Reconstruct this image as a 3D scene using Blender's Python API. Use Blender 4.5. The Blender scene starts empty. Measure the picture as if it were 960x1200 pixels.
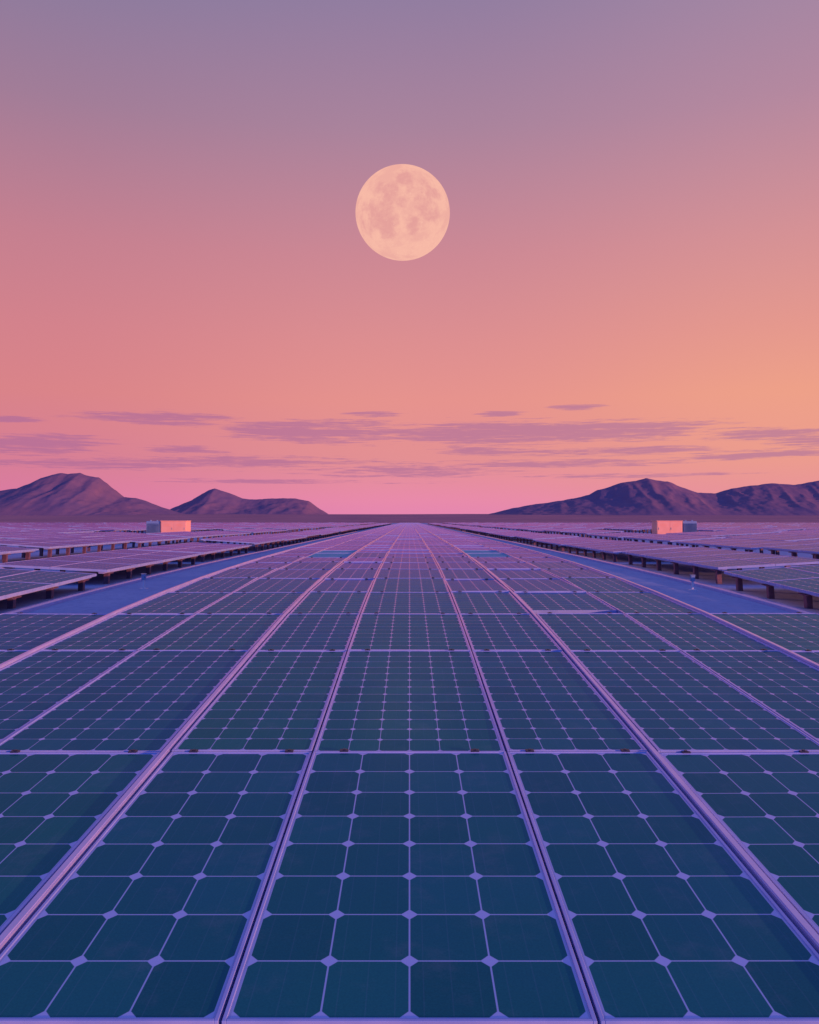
import bpy, bmesh, math, random
from mathutils import Vector, noise, Matrix
random.seed(7)
sc = bpy.context.scene
col = sc.collection
S = 1.35
F = 1000.0
R = math.radians

def hc(d):
    if d < 0: return 1.0
    if d <= 4.72: return 1 - .06*d
    return .5 + .2168*math.exp(-(d-4.72)/3.4)
GO = .31
def hg(d): return hc(d) + GO
ZC = (.5+GO)*S
def P(X, d, h): return Vector((X*S, d*S, ZC - h*S))

# ---------------------------------------------------------------- colours / materials
def lin(c):
    out = []
    for v in c:
        v /= 255.0
        out.append(v/12.92 if v <= .04045 else ((v+.055)/1.055)**2.4)
    return (*out, 1.0)

class NT:
    def __init__(s, tree):
        s.t = tree; s.n = tree.nodes; s.l = tree.links
    def new(s, typ, **kw):
        n = s.n.new(typ)
        for k, v in kw.items(): setattr(n, k, v)
        return n
    def put(s, sock, v):
        if v is None: return
        if isinstance(v, bpy.types.NodeSocket): s.l.new(v, sock)
        else: sock.default_value = v
    def math(s, op, a, b=None, c=None, clamp=False):
        n = s.new('ShaderNodeMath', operation=op, use_clamp=clamp)
        s.put(n.inputs[0], a); s.put(n.inputs[1], b); s.put(n.inputs[2], c)
        return n.outputs[0]
    def vmath(s, op, a, b=None):
        n = s.new('ShaderNodeVectorMath', operation=op)
        s.put(n.inputs[0], a); s.put(n.inputs[1], b)
        return n.outputs['Value'] if op in ('DOT_PRODUCT', 'LENGTH') else n.outputs[0]
    def mix(s, f, a, b, blend='MIX'):
        n = s.new('ShaderNodeMix', data_type='RGBA', blend_type=blend)
        s.put(n.inputs[0], f); s.put(n.inputs[6], a); s.put(n.inputs[7], b)
        return n.outputs[2]
    def smooth(s, v, a, b, lo=0.0, hi=1.0):
        n = s.new('ShaderNodeMapRange', interpolation_type='SMOOTHSTEP')
        s.put(n.inputs[0], v); n.inputs[1].default_value = a; n.inputs[2].default_value = b
        n.inputs[3].default_value = lo; n.inputs[4].default_value = hi
        return n.outputs[0]
    def noise(s, vec, scale, detail=4, rough=.55):
        n = s.new('ShaderNodeTexNoise')
        s.put(n.inputs['Vector'], vec); n.inputs['Scale'].default_value = scale
        n.inputs['Detail'].default_value = detail; n.inputs['Roughness'].default_value = rough
        return n.outputs[0]
    def ramp(s, f, stops):
        n = s.new('ShaderNodeValToRGB')
        e = n.color_ramp.elements
        while len(e) < len(stops): e.new(.5)
        for i, (p, c) in enumerate(stops):
            e[i].position = p; e[i].color = c
        s.put(n.inputs[0], f)
        return n.outputs[0]

def mat(name):
    m = bpy.data.materials.new(name); m.use_nodes = True
    t = NT(m.node_tree); b = m.node_tree.nodes['Principled BSDF']
    return m, t, b

def simple(name, c1, c2, scale=6, rough=.5, metal=0.0, bump=0.0, spec=.5):
    m, t, b = mat(name)
    tc = t.new('ShaderNodeTexCoord').outputs['Object']
    n = t.noise(tc, scale, 5)
    f = t.smooth(n, .35, .65)
    t.put(b.inputs['Base Color'], t.mix(f, (*c1, 1), (*c2, 1)))
    t.put(b.inputs['Roughness'], t.smooth(n, .3, .7, rough*.85, min(1, rough*1.15)))
    b.inputs['Metallic'].default_value = metal
    b.inputs['Specular IOR Level'].default_value = spec
    if bump:
        bn = t.new('ShaderNodeBump'); bn.inputs['Strength'].default_value = bump
        bn.inputs['Distance'].default_value = .02
        t.put(bn.inputs['Height'], t.noise(tc, scale*6, 6)); t.l.new(bn.outputs[0], b.inputs['Normal'])
    return m

def coated(name, build_col, rough, ior=1.42):
    """diffuse layer under a tinted reflecting coat, the tint fading at grazing angles"""
    m = bpy.data.materials.new(name); m.use_nodes = True
    t = NT(m.node_tree); t.n.clear()
    tc = t.new('ShaderNodeTexCoord')
    fr = t.new('ShaderNodeFresnel'); fr.inputs['IOR'].default_value = ior
    colr, gcol = build_col(t, tc, fr.outputs[0])
    df = t.new('ShaderNodeBsdfDiffuse'); t.put(df.inputs['Color'], colr)
    gl = t.new('ShaderNodeBsdfGlossy'); t.put(gl.inputs['Color'], gcol)
    t.put(gl.inputs['Roughness'], t.smooth(t.noise(tc.outputs['Object'], 3.5, 5), .3, .7, rough*.75, rough*1.25))
    bn = t.new('ShaderNodeBump'); bn.inputs['Strength'].default_value = .06; bn.inputs['Distance'].default_value = .01
    t.put(bn.inputs['Height'], t.noise(tc.outputs['Object'], 60, 3)); t.l.new(bn.outputs[0], gl.inputs['Normal'])
    mx = t.new('ShaderNodeMixShader'); t.l.new(fr.outputs[0], mx.inputs[0])
    t.l.new(df.outputs[0], mx.inputs[1]); t.l.new(gl.outputs[0], mx.inputs[2])
    out = t.new('ShaderNodeOutputMaterial'); t.l.new(mx.outputs[0], out.inputs[0])
    return m
def metal_col(a, b_, g):
    def f(t, tc, fr):
        return t.mix(t.smooth(t.noise(tc.outputs['Object'], 5, 5), .35, .65), (*a, 1), (*b_, 1)), (*g, 1)
    return f
M = {}
M['frame'] = coated('anodised_frame', metal_col((.26,.34,.64), (.34,.40,.70), (1,.78,.88)), .26, 1.75)
M['rail'] = coated('rail_metal', metal_col((.36,.39,.70), (.46,.45,.75), (1,.86,.86)), .18, 3.4)
M['clamp'] = simple('clamp_metal', (.03,.035,.06), (.05,.055,.09), 20, .45, .5)
M['back'] = coated('backsheet', metal_col((.25,.33,.58), (.29,.37,.62), (.95,.72,.95)), .2, 1.42)
M['post'] = simple('post_steel', (.12,.06,.10), (.20,.09,.13), 9, .6, .1)
M['white'] = simple('white_paint', (.62,.62,.70), (.54,.54,.64), 2, .5)
M['salmon'] = simple('sunset_tinted_white', (.94,.45,.32), (.88,.41,.29), 2, .5, 0, 0, .3)  # white cabinet paint with the pink sunset light put into its colour
M['bluep'] = simple('blue_paint_and_shade', (.16,.26,.46), (.20,.30,.50), 3, .45)  # box paint, also the painted shade on the cabinets' blue side
M['dark'] = simple('dark_plastic', (.03,.03,.05), (.05,.05,.07), 8, .5)
M['concrete'] = simple('concrete', (.30,.29,.36), (.40,.38,.46), 5, .9, 0, .3)
M['plate'] = simple('plain_blue_plate', (.13,.32,.42), (.18,.38,.46), 2, .8, 0, 0, .04)

def cell_colour(t, tc, fr):
    uv, ob = tc.outputs['UV'], tc.outputs['Object']
    sx = t.new('ShaderNodeSeparateXYZ'); t.l.new(uv, sx.inputs[0])
    def edge(o):
        f = t.math('FRACT', o)
        return t.math('MINIMUM', f, t.math('SUBTRACT', 1.0, f))
    du, dv = edge(sx.outputs[0]), edge(sx.outputs[1])
    line = t.smooth(t.math('MINIMUM', du, dv), .007, .015, 1, 0)
    dia = t.smooth(t.math('ADD', du, dv), .110, .128, 1, 0)
    mask = t.math('MAXIMUM', t.math('MULTIPLY', line, .9), dia)
    fb = t.math('FRACT', t.math('MULTIPLY', sx.outputs[0], 3.0))
    bus = t.math('MULTIPLY', t.smooth(t.math('ABSOLUTE', t.math('SUBTRACT', fb, .5)), .012, .03, 1, 0), .05)
    oi = t.new('ShaderNodeObjectInfo').outputs['Random']
    big = t.noise(ob, 1.6, 3)
    grain = t.noise(ob, 160, 2)
    dust = t.noise(ob, 5, 8, .7)
    wn = t.new('ShaderNodeTexWhiteNoise', noise_dimensions='2D')
    t.put(wn.inputs['Vector'], t.vmath('FLOOR', uv))
    f = t.math('ADD', t.math('MULTIPLY', oi, .55), t.math('MULTIPLY', big, .45))
    cell = t.mix(f, (.012, .165, .074, 1), (.014, .120, .145, 1))
    k = t.math('ADD', t.math('MULTIPLY', grain, .5), t.math('MULTIPLY', wn.outputs['Value'], .28))
    cell = t.mix(1.0, cell, t.ramp(k, [(0, (.6,.6,.6,1)), (.8, (1.25,1.25,1.25,1))]), 'MULTIPLY')
    cell = t.mix(bus, cell, (.3, .32, .6, 1))
    cell = t.mix(t.math('MULTIPLY', t.smooth(dust, .5, .75), .10), cell, (.30, .26, .36, 1))
    c = t.mix(mask, cell, (.33, .43, .72, 1))
    tint = t.mix(t.smooth(fr, .45, .92), (.16, .35, 1.0, 1), (.46, .38, 1.0, 1))
    g = t.mix(mask, tint, (1.0, .70, .92, 1))
    return c, g
M['cells'] = coated('silicon_cells_under_glass', cell_colour, .18)

def ground_material():
    m, t, b = mat('desert_ground')
    g = t.new('ShaderNodeTexCoord').outputs['Object']
    n = t.noise(g, .5, 8, .6); n2 = t.noise(g, 9, 6, .65)
    c = t.mix(t.smooth(n, .35, .65), (.26,.32,.50,1), (.32,.37,.54,1))
    c = t.mix(t.math('MULTIPLY', t.smooth(n2, .45, .7), .5), c, (.18,.22,.38,1))
    t.put(b.inputs['Base Color'], c); b.inputs['Roughness'].default_value = .9
    b.inputs['Specular IOR Level'].default_value = .1
    bn = t.new('ShaderNodeBump'); bn.inputs['Strength'].default_value = .3; bn.inputs['Distance'].default_value = .02
    t.put(bn.inputs['Height'], n2); t.l.new(bn.outputs[0], b.inputs['Normal'])
    return m
M['ground'] = ground_material()

def hill_material():
    m, t, b = mat('haze_tinted_rock')
    g = t.new('ShaderNodeTexCoord').outputs['Object']
    n = t.noise(g, .02, 8, .6); n2 = t.noise(g, .10, 8, .65)
    c = t.mix(t.smooth(n, .3, .7), (.175,.115,.205,1), (.225,.125,.195,1))  # violet distance haze is tinted into the rock colour
    c = t.mix(t.math('MULTIPLY', t.smooth(n2, .42, .68), .3), c, (.13,.083,.16,1))
    t.put(b.inputs['Base Color'], c); b.inputs['Roughness'].default_value = .95
    b.inputs['Specular IOR Level'].default_value = .05
    return m
M['hill'] = hill_material()
M['plain'] = simple('plain_soil', (.32,.15,.19), (.42,.19,.22), .02, .95, 0, 0, .05)

# ---------------------------------------------------------------- mesh helpers
def box(bm, x0, x1, y0, y1, z0, z1, mi=0):
    v = [bm.verts.new(p) for p in ((x0,y0,z0),(x1,y0,z0),(x1,y1,z0),(x0,y1,z0),(x0,y0,z1),(x1,y0,z1),(x1,y1,z1),(x0,y1,z1))]
    fs = [(3,2,1,0),(4,5,6,7),(0,1,5,4),(1,2,6,5),(2,3,7,6),(3,0,4,7)]
    out = []
    for f in fs:
        fc = bm.faces.new([v[i] for i in f]); fc.material_index = mi; out.append(fc)
    return out
def quad(bm, pts, mi=0, uvs=None):
    f = bm.faces.new([bm.verts.new(p) for p in pts]); f.material_index = mi
    if uvs:
        l = bm.loops.layers.uv.verify()
        for lp, uv in zip(f.loops, uvs): lp[l].uv = uv
    return f
def tomesh(bm, name, mats):
    me = bpy.data.meshes.new(name); bm.normal_update(); bm.to_mesh(me); bm.free()
    for x in mats: me.materials.append(x)
    return me
def link(name, data, parent=None):
    o = bpy.data.objects.new(name, data); col.objects.link(o)
    if parent: o.parent = parent
    return o
def tag(o, label=None, cat=None, group=None, kind=None):
    if label: o['label'] = label
    if cat: o['category'] = cat
    if group: o['group'] = group
    if kind: o['kind'] = kind
    return o
def bevel(bm, off):
    bmesh.ops.bevel(bm, geom=list(bm.edges), offset=off, segments=1, affect='EDGES')
ORD = ['first','second','third','fourth','fifth','sixth','seventh','eighth','ninth','tenth','eleventh','twelfth','thirteenth',
       'fourteenth','fifteenth','sixteenth','seventeenth','eighteenth','nineteenth','twentieth','twenty-first','twenty-second','twenty-third','twenty-fourth','twenty-fifth','twenty-sixth','twenty-seventh']

# ---------------------------------------------------------------- solar panels
FW = .0080*S
def glass_into(bm, w, L, nc, nr, z, ox=0, oy=0, mi_cell=0, mi_back=1):
    m = .005*S
    x0, x1, y0, y1 = ox-w/2+FW, ox+w/2-FW, oy-L/2+FW, oy+L/2-FW
    a0, a1, b0, b1 = x0+m, x1-m, y0+m, y1-m
    quad(bm, [(a0,b0,z),(a1,b0,z),(a1,b1,z),(a0,b1,z)], mi_cell, [(0,0),(nc,0),(nc,nr),(0,nr)])
    for p in ([(x0,y0,z),(x1,y0,z),(a1,b0,z),(a0,b0,z)], [(x1,y0,z),(x1,y1,z),(a1,b1,z),(a1,b0,z)],
              [(x1,y1,z),(x0,y1,z),(a0,b1,z),(a1,b1,z)], [(x0,y1,z),(x0,y0,z),(a0,b0,z),(a0,b1,z)]):
        quad(bm, p, mi_back)
def frame_into(bm, w, L, z0, z1, ox=0, oy=0, mi=0):
    box(bm, ox-w/2, ox-w/2+FW, oy-L/2, oy+L/2, z0, z1, mi)
    box(bm, ox+w/2-FW, ox+w/2, oy-L/2, oy+L/2, z0, z1, mi)
    box(bm, ox-w/2+FW, ox+w/2-FW, oy-L/2, oy-L/2+FW, z0, z1, mi)
    box(bm, ox-w/2+FW, ox+w/2-FW, oy+L/2-FW, oy+L/2, z0, z1, mi)
FT = .030*S
def panel_meshes(w, L, nc, nr, plate=False):
    g = bmesh.new(); glass_into(g, w, L, nc, nr, FT-(.012 if plate else .004))
    quad(g, [(-w/2+FW,-L/2+FW,FT-.020),(-w/2+FW,L/2-FW,FT-.020),(w/2-FW,L/2-FW,FT-.020),(w/2-FW,-L/2+FW,FT-.020)], 1)
    gm = tomesh(g, 'glass', [M['plate'], M['plate']] if plate else [M['cells'], M['back']])
    f = bmesh.new(); frame_into(f, w, L, 0, FT); bevel(f, .0014)
    fm = tomesh(f, 'frame', [M['frame']])
    return gm, fm
c = bmesh.new(); box(c, -.020, .020, -.014, .014, -.004, .006); box(c, -.007, .007, -.007, .007, .006, .010); bevel(c, .001)
CLAMP = tomesh(c, 'clamp', [M['clamp']])

G = .006
XE = 2.05
# column: index, left edge, right edge, cells across in the front row, cells across behind it
cols = [(-4,-2.85,-XE-.03,5,6),(-3,-XE,-1.5,4,5),(-2,-1.5,-.880,4,5),(-1,-.848,-.344,3,4),(0,-.344,.344,4,6),(1,.344,.848,3,4),(2,.880,1.5,4,5),(3,1.5,XE,4,5),(4,XE+.03,2.85,5,6)]
rows = [(1.546,3.03,8),(3.03,4.72,13)]
d = 4.72
while d < 33: rows.append((d, d+1.25, 10)); d += 1.25
DEND = d
cache = {}
def colname(ci):
    if ci == 0: return 'centre column'
    return ORD[abs(ci)-1] + ' column ' + ('left' if ci < 0 else 'right') + ' of centre'
blank = {(2,8),(-2,8),(2,9),(-2,9)}  # plain plates added where the field has framed openings
for ri, (d0, d1, nr) in enumerate(rows):
    p0, p1 = P(0, d0, hc(d0)), P(0, d1, hc(d1))
    L = (p1-p0).length - G*S
    tilt = math.atan2(p1.z-p0.z, p1.y-p0.y)
    mid = (p0+p1)/2
    for ci, x0, x1, nc0, nc1 in cols:
        if abs(ci) == 4 and (ri == 0 or ri > 2): continue
        w = (x1-x0)*S - G*S
        bl = (ci, ri) in blank
        key = (ci, min(ri, 2), bl)
        if key not in cache:
            cache[key] = panel_meshes(w, L, nc0 if ri == 0 else nc1, nr, bl)
        gm, fm = cache[key]
        root = link('solar_panel', None); root.empty_display_size = .2
        jit = .14 if ri < 4 else .40
        jz = .0015 if ri < 4 else .005
        root.location = ((x0+x1)/2*S, mid.y, mid.z + random.uniform(-jz, jz) - FT)
        root.rotation_euler = (tilt + random.gauss(0, R(jit)), random.gauss(0, R(jit)), 0)
        tone = 'dark teal' if ri < 2 else ('deep blue' if ri < 7 else 'violet blue')
        rn = 'frontmost row' if ri == 0 else ORD[ri] + ' row from the front'
        lab = f'{tone} solar panel, {colname(ci)}, {rn}'
        if bl: lab = f'plain teal blue plate standing in for an opening, {colname(ci)}, {ORD[ri]} row'
        if (ci, ri) == (2, 3):
            root.scale = (1, .84, 1); root.location.y += .077*L
            lab = 'blue solar panel behind a dark gap, second column right of centre, fourth row'
        tag(root, lab, 'solar panel', 'solar panels of the flat middle field')
        link('frame', fm, root); link('glass', gm, root)
        if ri < 8:
            for sx in (-.34, .34):
                k = link('clamp', CLAMP, root); k.location = (sx*w, L/2+G*S/2, FT)

bm = bmesh.new()
d = DEND
while d < 190:
    for ci, x0, x1, nc0, nc1 in cols:
        if abs(ci) == 4: continue
        w = (x1-x0)*S - G*S; L = 1.25*S - G*S
        z = P(0, d+.6, hc(d+.6)).z
        glass_into(bm, w, L, nc1, 10, z-.004, (x0+x1)/2*S, (d+.625)*S)
        frame_into(bm, w, L, z-FT, z, (x0+x1)/2*S, (d+.625)*S, 2)
    d += 1.25
o = link('far_solar_panels', tomesh(bm, 'far_solar_panels', [M['cells'], M['back'], M['frame']]))
tag(o, 'far solar panels of the middle field running to the vanishing point', 'solar panels', None, 'stuff')

def rail(X, wid, top, ht, label, group='mounting rails under the middle field'):
    bm = bmesh.new()
    ds = [1.2, 3.03] + [r[0] for r in rows[2:]] + [DEND, DEND+20, 120]
    pv = None
    for dd in ds:
        z = P(0, dd, hc(dd)).z + top
        ring = [bm.verts.new(((X+s*wid/2)*S, dd*S, zz)) for s, zz in ((-1,z-ht),(1,z-ht),(1,z),(-1,z))]
        if pv:
            for i in range(4):
                bm.faces.new((pv[i], pv[(i+1)%4], ring[(i+1)%4], ring[i]))
        else: bm.faces.new(ring[::-1])
        pv = ring
    bm.faces.new(pv)
    bmesh.ops.recalc_face_normals(bm, faces=bm.faces)
    e = [ed for ed in bm.edges if abs((ed.verts[0].co-ed.verts[1].co).x) < 1e-6 and abs((ed.verts[0].co-ed.verts[1].co).y) > .1]
    bmesh.ops.bevel(bm, geom=e, offset=.004, segments=2, affect='EDGES')
    r = link('mounting_rail', tomesh(bm, 'mounting_rail', [M['rail']]))
    tag(r, label, 'mounting rail', group)
    for i, dd in enumerate(ds[1::2]):
        if dd > 40: break
        zt = P(0, dd, hc(dd)).z + top - ht; zb = P(0, dd, hg(dd)).z
        b = bmesh.new(); box(b, (X-.02)*S, (X+.02)*S, dd*S-.03, dd*S+.03, zb-.02, zt+.004)
        box(b, (X-.05)*S, (X+.05)*S, dd*S-.07, dd*S+.07, zb-.02, zb+.012)
        link('leg', tomesh(b, 'leg', [M['post']]), r)
for sgn, side in ((-1,'left'), (1,'right')):
    rail(sgn*.864, .021, .010, .05, f'broad pale metal rail between panel columns, {side} of the centre column')
    rail(sgn*.344, .05, -.055, .06, f'hidden rail in the narrow seam {side} of the centre column')
    rail(sgn*1.5, .05, -.055, .06, f'rail in the seam between second and third columns, {side} side')
    rail(sgn*(XE+.014), .026, .018, .05, f'thin pale edge rail of the middle field along the {side} aisle')

# ---------------------------------------------------------------- raised racks either side
X0 = 3.95
SEG, TW, PITCH = 5.0, 1.5, 3.05
PW, PL = .75*S-G*S, 1.25*S-G*S
b = bmesh.new(); glass_into(b, PW, PL, 5, 9, FT-.004); frame_into(b, PW, PL, 0, FT, 0, 0, 2)
quad(b, [(-PW/2+FW,-PL/2+FW,FT-.010),(-PW/2+FW,PL/2-FW,FT-.010),(PW/2-FW,PL/2-FW,FT-.010),(PW/2-FW,-PL/2+FW,FT-.010)], 1)
RPANEL = tomesh(b, 'panel', [M['cells'], M['back'], M['frame']])
PH = GO*S + .20
BD = .035
PX = .66*S
def post_bm(b, x, y, mi=0):
    box(b, x-.04, x+.04, y-.045, y+.045, -PH, -BD, mi)
    box(b, x-.07, x+.07, y-.14, y+.14, -BD-.015, -BD, mi)
b = bmesh.new(); post_bm(b, 0, 0); POST = tomesh(b, 'post', [M['post']])
b = bmesh.new(); box(b, -.04, .04, -SEG*S/2+.02, SEG*S/2-.02, -BD+.002, -.003); BEAM = tomesh(b, 'beam', [M['rail']])
pos_p = [((i-.5)*.75*S, (j-1.5)*1.25*S) for i in range(2) for j in range(4)]
pos_l = [(x, y) for x in (-PX, PX) for y in (-2.25*S, -1.35*S, -.45*S, .45*S, 1.35*S, 2.25*S)]
b = bmesh.new()
for x, y in pos_p: glass_into(b, PW, PL, 5, 9, FT-.004, x, y); frame_into(b, PW, PL, 0, FT, x, y, 2)
for x, y in pos_l: post_bm(b, x, y, 3)
for x in (-PX, PX): box(b, x-.04, x+.04, -SEG*S/2+.02, SEG*S/2-.02, -BD+.002, -.003, 4)
FARTABLE = tomesh(b, 'panel_rack', [M['cells'], M['back'], M['frame'], M['post'], M['rail']])
far_bm = bmesh.new()
ncount = 0
for sgn, side in ((-1,'left'), (1,'right')):
    for k in range(28):
        X = X0 + TW/2 + k*PITCH
        TH = .05 if k == 0 else -.02
        m = 0
        lean = random.gauss(0, .6)
        step = random.uniform(0, 1.6) if k else 0
        for j in range(38):
            dd = 5.6 + SEG/2 + j*5.5 + step
            if (X-TW/2)/(dd+SEG/2) > .50: continue
            m += 1
            p0 = P(0, dd-SEG/2, hc(dd-SEG/2)+TH); p1 = P(0, dd+SEG/2, hc(dd+SEG/2)+TH)
            tl = math.atan2(p1.z-p0.z, p1.y-p0.y)
            if 36 < dd < 48 and abs(X-12.6) < 2.6: continue
            loc = Vector((sgn*(X+random.uniform(-.06,.06))*S, dd*S, (p0.z+p1.z)/2 - FT + random.uniform(-.04,.04)))
            rot = (tl, sgn*R(-3.4 + lean + random.gauss(0,.5)), random.gauss(0, R(.2)))
            if dd < 58 and k < 9:
                lab = f'raised blue panel rack in {ORD[k]} line {side} of the field, {ORD[m-1]} from front'
                if dd < 30 and k < 4:
                    root = link('panel_rack', None)
                    for x, y in pos_p:
                        q = link('panel', RPANEL, root); q.location = (x, y, 0)
                    for x, y in pos_l:
                        q = link('post', POST, root); q.location = (x, y, 0)
                    for x in (-PX, PX):
                        q = link('beam', BEAM, root); q.location = (x, 0, 0)
                else:
                    root = link('panel_rack', FARTABLE)
                root.location = loc; root.rotation_euler = rot
                tag(root, lab, 'panel rack', f'raised panel racks on the {side} side')
                ncount += 1
            elif dd < 190:
                t = Matrix.Translation(loc) @ Matrix.Rotation(rot[1], 4, 'Y')
                uvl = far_bm.loops.layers.uv.verify()
                w, L = TW*S, SEG*S
                vs = [far_bm.verts.new(t @ Vector(p)) for p in ((-w/2,-L/2,FT),(w/2,-L/2,FT),(w/2,L/2,FT),(-w/2,L/2,FT),(-w/2,-L/2,-.02),(w/2,-L/2,-.02),(w/2,L/2,-.02),(-w/2,L/2,-.02))]
                f = far_bm.faces.new(vs[:4])
                for lp, uv in zip(f.loops, ((0,0),(10,0),(10,36),(0,36))): lp[uvl].uv = uv
                for q in ((0,4,5,1),(1,5,6,2),(2,6,7,3),(3,7,4,0)):
                    far_bm.faces.new([vs[i] for i in q]).material_index = 1
                for x in (-w/2+.15, w/2-.15):
                    for y in (-L/2+.3, 0, L/2-.3):
                        c0 = t @ Vector((x, y, 0))
                        box(far_bm, c0.x-.05, c0.x+.05, c0.y-.05, c0.y+.05, -.02, c0.z-.02, 2)
o = link('far_panel_racks', tomesh(far_bm, 'far_panel_racks', [M['cells'], M['frame'], M['post']]))
tag(o, 'far raised panel racks spreading to the foot of the hills', 'panel racks', None, 'stuff')
print('racks', ncount)

# ---------------------------------------------------------------- aisle details
def polyrun(name, X, w, h, d0, d1, material, label, cat, group):
    bm = bmesh.new(); pv = None
    n = 40
    for i in range(n+1):
        dd = d0 * (d1/d0)**(i/n)
        z = P(0, dd, hg(dd)).z
        ring = [bm.verts.new(((X+sx*w/2)*S, dd*S, z+zz)) for sx, zz in ((-1,-.03),(1,-.03),(1,h*.7),(.6,h),(-.6,h),(-1,h*.7))]
        if pv:
            for k in range(6): bm.faces.new((pv[k], pv[(k+1)%6], ring[(k+1)%6], ring[k]))
        else: bm.faces.new(ring[::-1])
        pv = ring
    bm.faces.new(pv); bmesh.ops.recalc_face_normals(bm, faces=bm.faces)
    o = link(name, tomesh(bm, name, [material])); tag(o, label, cat, group)
for sgn, side in ((-1,'left'),(1,'right')):
    polyrun('cable_tray', sgn*3.72, .06, .06, 5.5, 60, M['rail'], f'pale cable tray lying along the {side} aisle', 'cable tray', 'cable trays in the aisles')

def combiner(X, dd, label, sc_=1.0):
    root = link('combiner_box', None); p = P(X, dd, hg(dd)); root.location = p
    root.scale = (sc_,)*3
    tag(root, label, 'electrical box', 'small electrical boxes in the aisles')
    b = bmesh.new(); box(b, -.03, .03, -.03, .03, -.03, .30); box(b, -.12, .12, -.12, .12, -.03, .02); link('post', tomesh(b, 'post', [M['white']]), root)
    b = bmesh.new(); box(b, -.07, .07, -.05, .05, .30, .50); bevel(b, .008); link('housing', tomesh(b, 'housing', [M['bluep']]), root)
    b = bmesh.new(); box(b, -.06, .06, -.056, -.0505, .315, .485); d_ = link('door', tomesh(b, 'door', [M['bluep']]), root)
    b = bmesh.new(); box(b, .03, .045, -.064, -.0565, .385, .415); link('latch', tomesh(b, 'latch', [M['dark']]), d_)
    b = bmesh.new(); box(b, -.085, .085, -.07, .06, .501, .512); link('rain_cap', tomesh(b, 'rain_cap', [M['bluep']]), root)
combiner(-3.3, 10.6, 'small blue electrical box on a pale post in the left aisle', .5)
combiner(3.45, 10.4, 'small blue electrical box on a pale post in the right aisle', .5)

def inverter(X, dd, mir, label):
    root = link('inverter_cabinet', None); root.location = P(X, dd, hg(dd)); root.scale = (mir, 1, 1)
    tag(root, label, 'inverter cabinet', 'inverter cabinets on the plain')
    H = 1.05
    def pt(name, bmf, m, par=root, bv=0):
        b = bmesh.new(); bmf(b)
        if bv: bevel(b, bv)
        return link(name, tomesh(b, name, [m]), par)
    pt('plinth', lambda b: box(b, -1.5, 1.35, -.75, .75, -.05, .10), M['concrete'])
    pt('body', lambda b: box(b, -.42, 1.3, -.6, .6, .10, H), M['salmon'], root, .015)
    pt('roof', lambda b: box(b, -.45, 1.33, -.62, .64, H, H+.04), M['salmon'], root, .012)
    for i in range(2):
        x0 = -.37 + i*.83
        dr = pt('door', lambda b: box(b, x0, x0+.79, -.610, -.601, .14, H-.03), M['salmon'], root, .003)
        pt('handle', lambda b: box(b, x0+.70, x0+.73, -.630, -.6105, .48, .62), M['concrete'], dr)
        def lou(b):
            for q in range(5): box(b, x0+.15, x0+.60, -.617, -.6105, .72+q*.035, .72+q*.035+.014)
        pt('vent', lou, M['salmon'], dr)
    tr = pt('shade_side', lambda b: box(b, -1.42, -.47, -.5, .55, .10, H), M['bluep'], root, .015)  # added block for the cabinet's unlit side, shade painted in blue
    def fins(b):
        for q in range(12): box(b, -1.39+q*.075, -1.37+q*.075, -.60, -.501, .2, .9)
    pt('shade_side_fins', fins, M['bluep'], tr)
    pt('shade_side_knobs', lambda b: (box(b, -1.3, -1.22, -.05, .05, H+.001, H+.08), box(b, -.86, -.78, -.05, .05, H+.001, H+.08)), M['bluep'], tr)
inverter(-12.1, 43, 1, 'salmon lit inverter cabinet with shaded side painted blue on its left, on the left plain')
inverter(13.3, 43, -1, 'salmon lit inverter cabinet with shaded side painted blue on its right, on the right plain')

# ---------------------------------------------------------------- terrain
bm = bmesh.new()
ds = [-30,-10,0] + [i*.5 for i in range(1, 40)] + [20,25,30,40,60,100,200,400,800,1500]
xs = [-1200,-300,-100,-40,-15,-6,-3,0,3,6,15,40,100,300,1200]
grid = [[bm.verts.new((x*S, dd*S, P(0,dd,hg(dd)).z)) for x in xs] for dd in ds]
for i in range(len(ds)-1):
    for j in range(len(xs)-1):
        bm.faces.new((grid[i][j], grid[i][j+1], grid[i+1][j+1], grid[i+1][j]))
tag(link('ground', tomesh(bm, 'ground', [M['ground']])), 'flat blue grey ground under the solar field', 'ground', None, 'structure')

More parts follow.
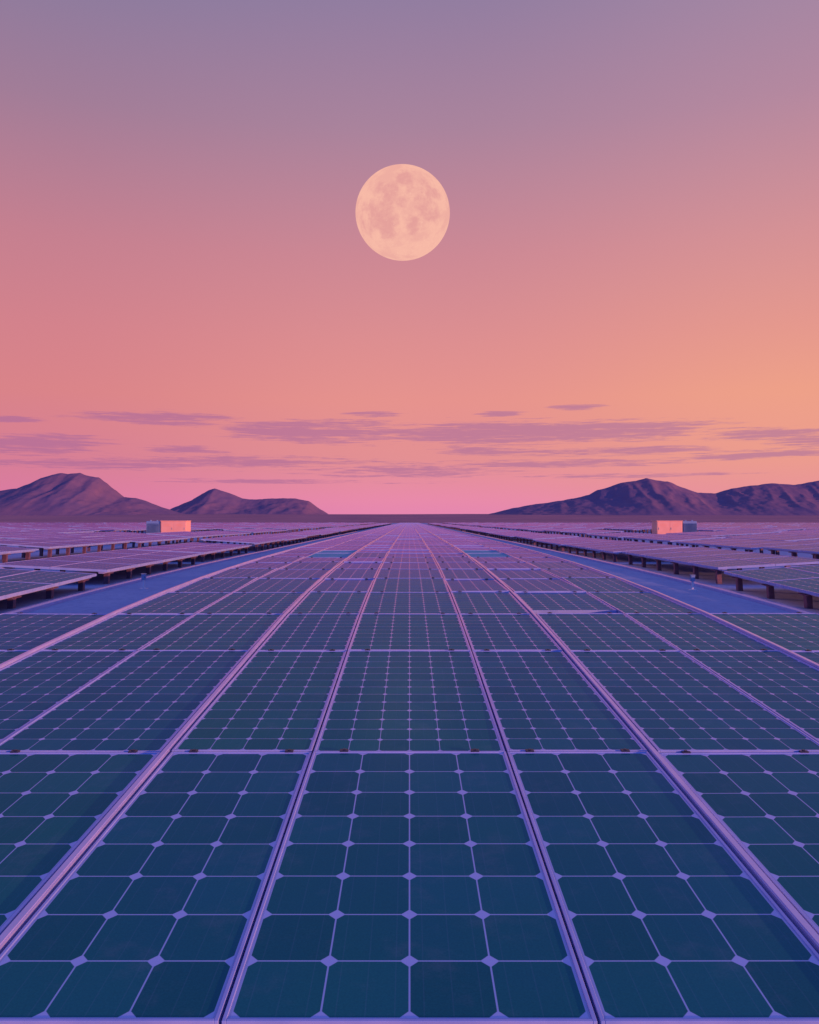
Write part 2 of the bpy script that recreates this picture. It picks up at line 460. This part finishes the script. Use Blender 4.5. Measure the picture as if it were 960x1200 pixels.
def interp(pts, x):
    if x <= pts[0][0]: return pts[0][1]
    for (a, ya), (b_, yb) in zip(pts, pts[1:]):
        if x <= b_:
            t = (x-a)/(b_-a)
            return ya + (yb-ya)*(t*t*(3-2*t)*.15 + t*.85)
    return pts[-1][1]
def terrain(name, pts, D, x0, x1, nx, depth, ny, label, seed, material, rough=.60):
    bm = bmesh.new(); k = D/F
    g = []
    for j in range(ny+1):
        v = -1 + 2*j/ny
        row = []
        for i in range(nx+1):
            px = x0 + (x1-x0)*i/nx
            dd = D + v*depth
            X = (px-480)*k
            h = max(0, 610-interp(pts, px))*k
            wz = .8*noise.noise(Vector((X*.03, v*2, seed))) + .2*noise.noise(Vector((X*.1, v*5, seed)))
            sp = noise.noise(Vector((X*.03+seed, v*1.1+wz, seed)))
            sp2 = noise.noise(Vector((X*.08+seed*3+wz, v*2.2+wz, 5.1)))
            fall = max(0, 1 - abs(v)**(1.2))
            av = abs(v)
            carve = 1 - rough*min(1, av*3.2)*(.40*(.5+.5*sp) + .16*abs(sp) + .18*abs(sp2)*1.4)
            fine = noise.fractal(Vector((X*.17, dd*.17, seed)), .88, 2, 6)*.9*min(1, h/14)
            z = h*fall*carve + fine*min(1, fall*2)*rough*(.55 + min(.45, av*3))
            row.append(bm.verts.new((X*S, dd*S, (z*S if fall > 0 else -.5*S))))
        g.append(row)
    for j in range(ny):
        for i in range(nx):
            f = bm.faces.new((g[j][i], g[j][i+1], g[j+1][i+1], g[j+1][i])); f.smooth = True
    tag(link(name, tomesh(bm, name, [material])), label, 'hills', None, 'structure')
LH = [(-420,606),(-330,585),(-200,566),(-120,574),(-50,580),(0,574),(20,571),(36,565),(48,559),(62,555),(72,553),(80,554),(94,553),(106,557),(116,558),(124,564),(132,571),(145,581),(158,582),(172,586),(190,593),(215,601),(240,608)]
LH2 = [(150,608),(190,600),(208,592),(224,585),(238,577),(246,573),(252,571),(258,573),(270,577),(284,583),(297,584),(320,583),(345,583),(362,586),(376,596),(390,604),(430,609)]
RH = [(500,608),(560,604),(578,600),(602,594),(625,590),(660,585),(690,579),(700,573),(712,570),(730,564),(745,562),(758,559),(770,562),(783,563),(800,570),(818,576),(838,577),(858,571),(880,568),(905,565),(930,567),(960,562),(1010,557),(1100,570),(1200,580),(1300,606)]
terrain('hills', LH, 620, -440, 260, 520, 95, 110, 'rounded dusky hill at the far left', 1.3, M['hill'])
terrain('hills', LH2, 680, 110, 470, 300, 70, 80, 'smaller hill with a flat shoulder left of centre', 4.7, M['hill'])
terrain('hills', RH, 640, 490, 1310, 620, 95, 110, 'long two humped hill range on the right', 8.2, M['hill'])
bm = bmesh.new()
dl = [230,300,380,450,520,600,700,900]; zl = [-.3,.3,1.2,2.3,3.6,5.0,6.0,6.0]
xl = [i*25 for i in range(-40, 41)]
g = [[bm.verts.new((x*S, dd*S, (z + (.5*noise.noise(Vector((x*.01, dd*.01, 3))) if z > 0 else 0))*S)) for x in xl] for dd, z in zip(dl, zl)]
for i in range(len(dl)-1):
    for j in range(len(xl)-1):
        f = bm.faces.new((g[i][j], g[i][j+1], g[i+1][j+1], g[i+1][j])); f.smooth = True
tag(link('plain', tomesh(bm, 'plain', [M['plain']])), 'dark purple brown desert plain below the hills', 'plain', None, 'structure')

# ---------------------------------------------------------------- moon
def moon():
    D = 3000.0
    bm = bmesh.new(); bmesh.ops.create_icosphere(bm, subdivisions=6, radius=.0552*D*S)
    for f in bm.faces: f.smooth = True
    bmesh.ops.scale(bm, vec=(1, 1, .96), verts=bm.verts)
    m = bpy.data.materials.new('moon_surface'); m.use_nodes = True
    t = NT(m.node_tree); t.n.clear()
    g0 = t.new('ShaderNodeTexCoord').outputs['Generated']
    mp = t.new('ShaderNodeMapping'); t.l.new(g0, mp.inputs[0])
    mp.inputs['Location'].default_value = (5.1, 2.4, 1.9)
    g = mp.outputs[0]
    n = t.noise(g, 3.2, 7, .58); n2 = t.noise(g, 12, 8, .7); n3 = t.noise(g, 45, 5, .75)
    nb = t.noise(g, 6.5, 8, .62)
    # dark seas of the near side, as soft patches with ragged shores
    seas = [(.36,.56,.17),(.53,.68,.13),(.66,.60,.15),(.72,.44,.14),(.80,.36,.09),(.24,.36,.18),(.36,.22,.12),(.60,.24,.09),(.84,.56,.07),(.50,.44,.08)]
    best = None
    for sx_, sz_, r_ in seas:
        dl_ = t.vmath('SUBTRACT', g0, (sx_, .12, sz_))
        q = t.vmath('MULTIPLY', dl_, (1/r_, 0, 1/r_))
        f = t.math('SUBTRACT', 1.0, t.vmath('DOT_PRODUCT', q, q))
        best = f if best is None else t.math('MAXIMUM', best, f)
    best = t.math('MAXIMUM', best, -1.0)
    fld = t.math('ADD', best, t.math('MULTIPLY', t.math('SUBTRACT', nb, .5), 5.5))
    fld = t.math('ADD', fld, t.math('MULTIPLY', t.math('SUBTRACT', n2, .5), 2.6))
    mare = t.math('MULTIPLY', t.smooth(fld, -.6, 1.5), .9)
    soft = t.math('MULTIPLY', t.smooth(t.math('ADD', n, t.math('MULTIPLY', t.math('SUBTRACT', n2, .5), .42)), .42, .64), .45)
    mare = t.math('MAXIMUM', mare, soft)
    v = t.new('ShaderNodeTexVoronoi'); t.put(v.inputs['Vector'], g); v.inputs['Scale'].default_value = 15
    cr = t.smooth(v.outputs['Distance'], .0, .14, .45, 0)
    c = t.mix(mare, lin((248,187,168)), lin((226,157,154)))
    c = t.mix(t.math('MULTIPLY', t.smooth(n3, .42, .68), .35), c, lin((237,171,161)))
    c = t.mix(cr, c, lin((254,204,187)))
    e = t.new('ShaderNodeEmission'); t.put(e.inputs[0], c)
    out = t.new('ShaderNodeOutputMaterial'); t.l.new(e.outputs[0], out.inputs[0])
    o = link('moon', tomesh(bm, 'moon', [m])); o.location = P(-.008*D, D, -.36*D)
    tag(o, 'full pale peach moon hanging in the dusk sky', 'moon')
moon()

# ---------------------------------------------------------------- world
w = bpy.data.worlds.new('World'); sc.world = w; w.use_nodes = True
t = NT(w.node_tree); t.n.clear()
gen = t.vmath('NORMALIZE', t.new('ShaderNodeTexCoord').outputs['Generated'])
sp = t.new('ShaderNodeSeparateXYZ'); t.l.new(gen, sp.inputs[0])
x, y, z = sp.outputs
el = t.math('DIVIDE', t.math('ARCSINE', t.math('MAXIMUM', z, 0.0)), math.pi/2)
az = t.math('ARCTAN2', x, y)
def el_of(py): return math.atan((610-py)/F)/(math.pi/2)
ZEN = (1.0, lin((80,122,228)))
def stops(l): return [(el_of(py), lin(cc)) for py, cc in l] + [(.55, lin((112,126,205))), ZEN]
left = t.ramp(el, stops([(610,(212,118,164)),(585,(218,122,162)),(540,(214,125,148)),(470,(217,130,136)),(400,(211,129,139)),(300,(197,127,143)),(150,(161,124,151)),(0,(136,122,158))]))
mid_ = t.ramp(el, stops([(610,(228,133,178)),(585,(232,138,170)),(540,(227,143,147)),(470,(230,146,141)),(400,(221,142,144)),(300,(205,136,148)),(150,(170,131,156)),(0,(146,125,160))]))
right = t.ramp(el, stops([(610,(224,138,165)),(585,(231,146,153)),(540,(236,156,141)),(470,(238,160,136)),(400,(229,152,141)),(300,(213,145,149)),(150,(180,136,159)),(0,(158,133,164))]))
skyc = t.mix(t.smooth(az, -.46, .02), left, mid_)
skyc = t.mix(t.smooth(az, .02, .46), skyc, right)
tanel = t.math('DIVIDE', z, t.math('SQRT', t.math('ADD', t.math('MULTIPLY', x, x), t.math('MULTIPLY', y, y))))
cv = t.new('ShaderNodeCombineXYZ'); t.put(cv.inputs[0], az); t.put(cv.inputs[1], tanel)
def stretch(sx, sy, detail, rough):
    st = t.new('ShaderNodeMapping'); t.l.new(cv.outputs[0], st.inputs[0]); st.inputs['Scale'].default_value = (sx, sy, 1)
    return t.noise(st.outputs[0], 1.0, detail, rough)
nz = stretch(8, 180, 8, .67); nz2 = stretch(34, 520, 8, .70)
# azimuth / elevation of each cloud bank, with its own density
clouds = [(185,490,86,7,0),(375,506,95,11,.25),(625,507,165,11,.25),(440,485,30,3,0),(585,485,30,3,0),(675,477,28,3,0),(15,491,34,3,0),(40,519,80,9,.1),(215,527,50,4,0),
          (890,509,62,6,0),(950,518,50,8,.1),(690,529,130,5,-.1),(560,528,50,4,-.1),(250,541,220,7,-.25),(480,551,130,9,-.25),(650,543,150,5,-.2),(880,533,95,5,-.1),(110,545,170,5,-.25),(1080,512,90,9,0),(-120,508,110,9,0),
          (320,564,170,3,-.3),(740,557,130,3,-.3)]
best = None
for cx, cy, hw, hh, den in clouds:
    a0 = math.atan((cx-480)/F); e0 = (610-cy)/F*math.cos(a0)
    ca = math.cos(a0)
    dlt = t.vmath('SUBTRACT', cv.outputs[0], (a0, e0, 0))
    scv = t.vmath('MULTIPLY', dlt, (1/(hw/F*ca*ca*1.25), 1/(hh/F*1.25), 0))
    f = t.math('SUBTRACT', 1.0+den, t.vmath('DOT_PRODUCT', scv, scv))
    best = f if best is None else t.math('MAXIMUM', best, f)
best = t.math('MAXIMUM', best, -1.9)
fld = t.math('ADD', best, t.math('MULTIPLY', t.math('SUBTRACT', nz, .5), 3.8))
fld = t.math('ADD', fld, t.math('MULTIPLY', t.math('SUBTRACT', nz2, .5), 3.2))
cm = t.math('MULTIPLY', t.smooth(fld, .0, .95), .70)
ccol = t.mix(t.smooth(az, -.4, .4), lin((172,106,152)), lin((176,116,154)))
skyc = t.mix(cm, skyc, ccol)
bk = t.ramp(el, [(0, lin((112,130,220))), (.25, lin((96,126,232))), (1.0, ZEN[1])])
skyc = t.mix(t.smooth(y, .35, -.35), skyc, bk)
ns = t.new('ShaderNodeTexSky', sky_type='NISHITA'); ns.sun_disc = False
ns.sun_elevation = R(5); ns.sun_rotation = R(124)
skyc = t.mix(.0015, skyc, ns.outputs[0], 'ADD')
bg = t.new('ShaderNodeBackground'); t.put(bg.inputs[0], skyc); bg.inputs[1].default_value = 1.0
ow = t.new('ShaderNodeOutputWorld'); t.l.new(bg.outputs[0], ow.inputs[0])

# ---------------------------------------------------------------- sun and camera
sl = bpy.data.lights.new('sun', 'SUN'); sl.energy = 4.4; sl.angle = R(.5); sl.color = (1.0, .40, .28)
so = link('sun', sl)
pos = Vector((math.sin(R(124)), math.cos(R(124)), math.tan(R(5))))
so.rotation_euler = (-pos).to_track_quat('-Z', 'Y').to_euler()
so.location = (30, -30, 20)
cam = bpy.data.cameras.new('camera'); cam.sensor_width = 36; cam.lens = 30.0; cam.shift_y = 10/1200
cam.clip_start = .05; cam.clip_end = 30000
co = link('camera', cam); co.location = (0, 0, ZC); co.rotation_euler = (R(90), 0, 0)
sc.camera = co
sc.view_settings.view_transform = 'Standard'; sc.view_settings.look = 'None'; sc.view_settings.exposure = 0
